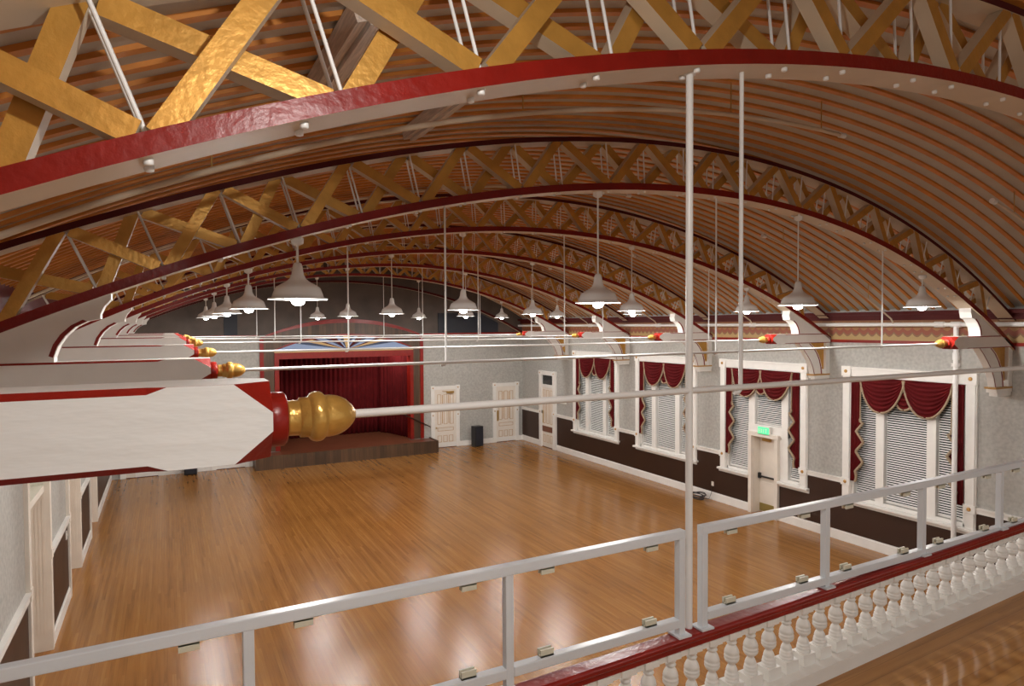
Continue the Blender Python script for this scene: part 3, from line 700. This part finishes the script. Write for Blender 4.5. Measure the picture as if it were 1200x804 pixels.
t = thing('pendant_lamp', 'white enamel pendant lamp high over the balcony at its left end', 'lamp', (.65, 1.0, 6.0), 'white pendant lamps')
put('lamp_shade', sh_mesh, t)
MB().lathe([(-.02, .005), (-.015, .03), (.0, .045), (.04, .04), (.08, .02)], n=12).build('bulb', 'bulb_soft', t)
MB().tube([(0, 0, .33), (0, 0, arc(UC, RCEIL-.03, .65)-6.0)], .010, 8).build('stem', 'enamel', t)
pointlight('lamp_light', t, (0, 0, -.085), BALC_W, .04, (1, .97, .92))
small = MB().lathe([(.05, .02), (.07, .03), (.1, .03), (.13, .02), (.17, .02)], n=12).mesh('bulb', ['bulb_soft'])
for x, nm in ((1.3, 'low over the left part of the balcony, behind the viewpoint'), (4.6, 'low over the middle of the balcony, behind the railing'), (7.9, 'low over the right part of the balcony')):  # added unseen lamps, front fill for the rails and balusters
    t = thing('pendant_lamp', 'added enamel fill lamp '+nm, 'lamp', (x, -1.3, 4.95), 'white pendant lamps')
    put('lamp_shade', sh_mesh, t); put('bulb', small, t)
    MB().tube([(0, 0, .33), (0, 0, arc(UC, RCEIL-.03, x)-4.95)], .010, 8).build('stem', 'enamel', t)
    pointlight('lamp_light', t, (0, 0, .03), FILL_W, .018, (1, .97, .92))
# ------------------------------------------------------------------ sprinkler pipes
def pipe(name, pts, r, label, fittings=(), drops=()):
    t = thing(name, label, 'pipe', (0, 0, 0)); MB().tube(pts, r, 10).build('pipe_run', 'tan' if r < .03 else 'steel_white', t)
    for a, b, rr_ in fittings: MB().tube([a, b], rr_, 12).build('coupling', 'steel_white', t)
    for p, h in drops:
        MB().tube([p, (p[0], p[1], p[2]+h)], .006, 6).build('pipe_hanger', 'brass', t)
    return t
RP = 14.93
for b in range(6):
    yy = 4.6 if b == 0 else TY[b]+1.95
    P = [(x, yy, arc(UC, RP, x)) for x in [XL+.3+(6.4-XL-.3)*i/24 for i in range(25)]]
    pipe('sprinkler_pipe', [(XL+.15, yy, 4.83)]+P, (.02 if b == 0 else .016), 'cream sprinkler branch curving up from the left wall, %s bay from the balcony' % ORD[b].replace('nearest', 'first'),
         [((P[-1][0]-.03, yy, P[-1][2]), (P[-1][0]+.05, yy, P[-1][2]), .028)], [(P[k], .3) for k in (5, 12, 19, 23)])
    P = [(x, yy, arc(UC, RP, x)) for x in [9.4+(XR-.55-9.4)*i/14 for i in range(15)]]
    pipe('sprinkler_pipe', P+[(XR-.3, yy, arc(UC, RP, XR-.4)-.05), (XR-.2, yy, 4.83)], .016, 'cream sprinkler branch curving up from the right wall, %s bay from the balcony' % ORD[b].replace('nearest', 'first'),
         [((P[0][0]-.05, yy, P[0][2]), (P[0][0]+.03, yy, P[0][2]-.01), .035)], [(P[k], .3) for k in (2, 7, 12)])
pipe('sprinkler_main', [(XR-.2, YB, 4.83), (XR-.2, YF-.05, 4.83)], .042, 'long white sprinkler main running along the top of the right wall',
     [((XR-.2, y_-.09, 4.83), (XR-.2, y_+.09, 4.83), .055) for y_ in (7.05, 7.35, 11.9, 15.5, 19.1)])
pipe('sprinkler_main', [(XL+.15, YB, 4.83), (XL+.15, YF-.05, 4.83)], .042, 'long white sprinkler main running along the top of the left wall')
pipe('riser_pipe', [(XR-.2, 7.05, 0), (XR-.2, 7.05, 4.83)], .045, 'vertical white riser pipe in front of the nearest window',
     [((XR-.2, 7.05, 4.42), (XR-.2, 7.05, 4.36), .06), ((XR-.2, 7.05, 4.10), (XR-.2, 7.05, 4.04), .075), ((XR-.2, 7.05, 4.3), (XR-.2, 7.05, 4.16), .055), ((XR-.2, 7.05, 0), (XR-.2, 7.05, .05), .09)])
# planks under the joists
def plank(x, y0, y1, lab):
    z = arc(UC, RCEIL-.024, x)-.004; th = math.atan2(x-UC[0], z-UC[1])
    m = MB(); w_ = .085
    for q in range(3): m.box(-w_+q*.06, -w_+q*.06+.052, y0, y1, -.10-(q == 1)*.02, 0)
    o = m.build('ceiling_plank', 'plank', None, loc=(x, 0, z)); o.rotation_euler = (0, th, 0); tag(o, lab, 'plank', 'ceiling planks')
plank(.86, 3.05, 4.3, 'bare wooden plank on the ceiling seen through the nearest truss, upper left'); plank(2.1, 4.7, 6.05, 'bare wooden plank on the ceiling between the nearest two trusses, left of centre')
# ------------------------------------------------------------------ speakers, cable, small wall items
def speaker(loc, rz, label):
    t = thing('loudspeaker', label, 'speaker', loc, 'floor loudspeakers'); t.rotation_euler = (0, 0, rz)
    MB().prism([(-.19, 0), (.19, 0), (.19, .80), (-.19, .80)], -.15, .17, 'y').build('cabinet', 'black', t, bevel=.012)
    g = MB().box(-.165, .165, -.165, -.15, .05, .76); g.build('grille', 'navy', t, bevel=.004)
    for sx in (-.12, .12): MB().lathe([(-.012, .02), (0, .02)], (sx, .0, .0)).build('foot', 'black', t)
speaker((11.03, 23.95, .012), .15, 'black floor loudspeaker between the two cream doors right of the stage'); speaker((.67, 24.05, .012), -.1, 'black floor loudspeaker left of the stage, mostly hidden by the beam')
m = MB()
for q in range(5):
    rr_ = .13+.02*q; m.tube([(13.05+rr_*math.cos(a*.3+q)*.8, 13.72+rr_*math.sin(a*.3+q)*1.4, max(.012, .045+.02*q+.05*math.sin(a*.3+q*1.7)*(q % 2 + .3))) for a in range(22)], .011, 6)
m.tube([(13.05, 13.6, .02), (13.22, 13.45, .03), (13.28, 13.42, .2), (13.30, 13.43, .40)], .007, 6)
tag(m.build('cable_coil', 'black'), 'coil of dark cable on the floor against the right wall', 'cable')
tag(MB().box(XR-.035, XR-.02, 13.39, 13.47, .38, .50).box(XR-.04, XR-.035, 13.41, 13.45, .46, .49).box(XR-.04, XR-.035, 13.41, 13.45, .39, .42).build('wall_outlet', 'cream'), 'pale outlet plate on the brown panelling above the cable coil', 'outlet')
tag(MB().box(XR-.07, XR, 20.95, 21.35, 1.86, 1.96).lathe([(-.1, .04), (-.07, .05)], (XR, 21.05, 1.99), 'x', 10).lathe([(-.1, .04), (-.07, .05)], (XR, 21.25, 1.99), 'x', 10).build('emergency_light', 'white'), 'white twin-head emergency light between the narrow door and farthest window', 'light')
# ------------------------------------------------------------------ balcony
def zs(x, s=.03): return s*(x-2.4)
XB0, XB1 = XL+.02, 9.6
mb = MB(); z0 = 2.72
mb.add([(XB0-.02, YB, z0+zs(XB0, .045)), (XB1, YB, z0+zs(XB1, .045)), (XB1, 2.74, z0+zs(XB1, .045)), (XB0-.02, 2.74, z0+zs(XB0, .045)),
        (XB0-.02, YB, z0-.25), (XB1, YB, z0-.25), (XB1, 2.74, z0-.25), (XB0-.02, 2.74, z0-.25)], [(0, 1, 2, 3), (7, 6, 5, 4), (0, 4, 5, 1), (1, 5, 6, 2), (2, 6, 7, 3), (3, 7, 4, 0)])
struct(mb.build('floor_balcony', 'bfloor'), 'old wooden balcony floor boards')
bal = thing('balustrade', 'white turned balustrade with red handrail along the balcony front', 'balustrade', (0, 0, 0))
def slab(m, x0, x1, poly, s, mi=0):
    """poly (y,z) section swept along x with slope s"""
    n = len(poly); vs_ = [(x0, y_, z_+zs(x0, s)) for y_, z_ in poly]+[(x1, y_, z_+zs(x1, s)) for y_, z_ in poly]
    m.add(vs_, [tuple(range(n)), tuple(range(2*n-1, n-1, -1))]+[(i, n+i, n+(i+1) % n, (i+1) % n) for i in range(n)], mi)
m = MB(); slab(m, XB0, XB1, [(2.585, 3.195), (2.575, 3.205), (2.575, 3.222), (2.585, 3.235), (2.665, 3.235), (2.675, 3.222), (2.675, 3.205), (2.665, 3.195)], .03)
slab(m, XB0, XB1, [(2.59, 3.165), (2.59, 3.195), (2.66, 3.195), (2.66, 3.165)], .03)
m.build('handrail', 'red', bal, bevel=.004)
m = MB(); slab(m, XB0, XB1, [(2.52, 2.70), (2.52, 2.785), (2.512, 2.79), (2.512, 2.81), (2.72, 2.81), (2.72, 2.70)], .045); m.build('bottom_rail', 'white', bal)
m = MB(); slab(m, XB0, XB1, [(2.60, 3.13), (2.60, 3.17), (2.65, 3.17), (2.65, 3.13)], .03); m.build('top_fillet', 'white', bal)
BP = [(0, .036), (.008, .040), (.018, .040), (.022, .035), (.03, .039), (.04, .038), (.044, .033), (.052, .036), (.06, .034), (.064, .029), (.075, .032), (.09, .028), (.10, .021), (.108, .016), (.118, .019), (.128, .027), (.14, .034), (.152, .037), (.157, .033), (.163, .037), (.175, .036), (.18, .032), (.186, .036), (.205, .033), (.222, .027), (.236, .020), (.243, .017), (.248, .024), (.256, .025), (.262, .018), (.268, .018), (.274, .025), (.284, .026), (.290, .022)]
mz = MB(); mz.box(-.050, .050, -.046, .046, 0, .075); mz.lathe([(t*.93+.07, r*(1.0 if t < .1 else 1.14)) for t, r in BP], n=16); mz.box(-.045, .045, -.034, .034, .34, .375)
bm_ = mz.mesh('baluster', ['white'])
x = -1.5
while x < XB1-.1:
    zb = 2.81+zs(x, .045); zt = 3.165+zs(x, .03)
    o = put('baluster', bm_, bal, (x, 2.622, zb)); o.scale = (1, 1, (zt-zb)/.375); x += .1465
# steel guard rails
def guard(x0, x1, posts, label):
    t = thing('guard_rail', label, 'railing', (0, 0, 0)); ZT, h = 3.795, .046; yc = 2.625
    def rail(nm, zc, a, b, s): m = MB(); slab(m, a, b, [(yc-h/2, zc-h/2), (yc-h/2, zc+h/2), (yc+h/2, zc+h/2), (yc+h/2, zc-h/2)], s); m.build(nm, 'rail', t, bevel=.004)
    rail('top_rail', ZT-h/2, x0, x1, .004)
    ps = sorted(posts)
    seq = ([x0] if x0 < ps[0]-.1 else [])+ps+([x1] if x1 > ps[-1]+.1 else [])
    for a, b in zip(seq, seq[1:]):
        rail('bottom_rail', 3.305, a+.02, b-.02, .006)
        for q in ((a+.2, b-.2) if b-a > .5 else ()):
            if q < x0 or q > x1: continue
            z1 = ZT-h+zs(q, .004); z2 = 3.328+zs(q, .006)
            m = MB(); m.box(q-.035, q+.035, yc-.022, yc-.012, z1-.028, z1+.004); m.box(q-.035, q+.035, yc+.0, yc+.010, z1-.028, z1+.004); m.box(q-.035, q+.035, yc-.022, yc+.01, z1-.006, z1)
            m.build('panel_clip', 'clip', t)
            m = MB(); m.box(q-.035, q+.035, yc-.012, yc-.002, z2-.004, z2+.034); m.box(q-.035, q+.035, yc+.012, yc+.022, z2-.004, z2+.034); m.box(q-.035, q+.035, yc-.012, yc+.022, z2, z2+.008)
            m.build('panel_clip', 'clip', t)
    for p in ps:
        zb = 3.235+zs(p, .03)
        o = MB().box(p-.02, p+.02, yc-.02, yc+.02, zb, ZT-h+zs(p, .004)+.002).build('post', 'rail', t, bevel=.003)
        MB().box(p-.042, p+.042, yc-.045, yc+.045, zb, zb+.01).build('foot_plate', 'rail', o)
guard(XL+.05, 2.395, [-1.2, .255, 1.355, 2.375], 'grey-white steel guard rail, left section on the red handrail')
guard(2.515, XB1-.1, [2.535, 3.53, 4.52, 5.5, 6.5, 7.5, 8.5, 9.4], 'grey-white steel guard rail, right section on the red handrail')
pt = thing('steel_pole', 'tall thin white pole from the red handrail up to the nearest truss', 'pole', (2.47, 2.66, 3.235))
MB().tube([(0, 0, .002), (0, 0, arc(C1, R1, 2.47)-3.235)], .0195, 14).build('shaft', 'steel_white', pt)
MB().lathe([(0, .03), (.008, .03)], (0, 0, arc(C1, R1, 2.47)-3.245)).build('top_flange', 'steel_white', pt)
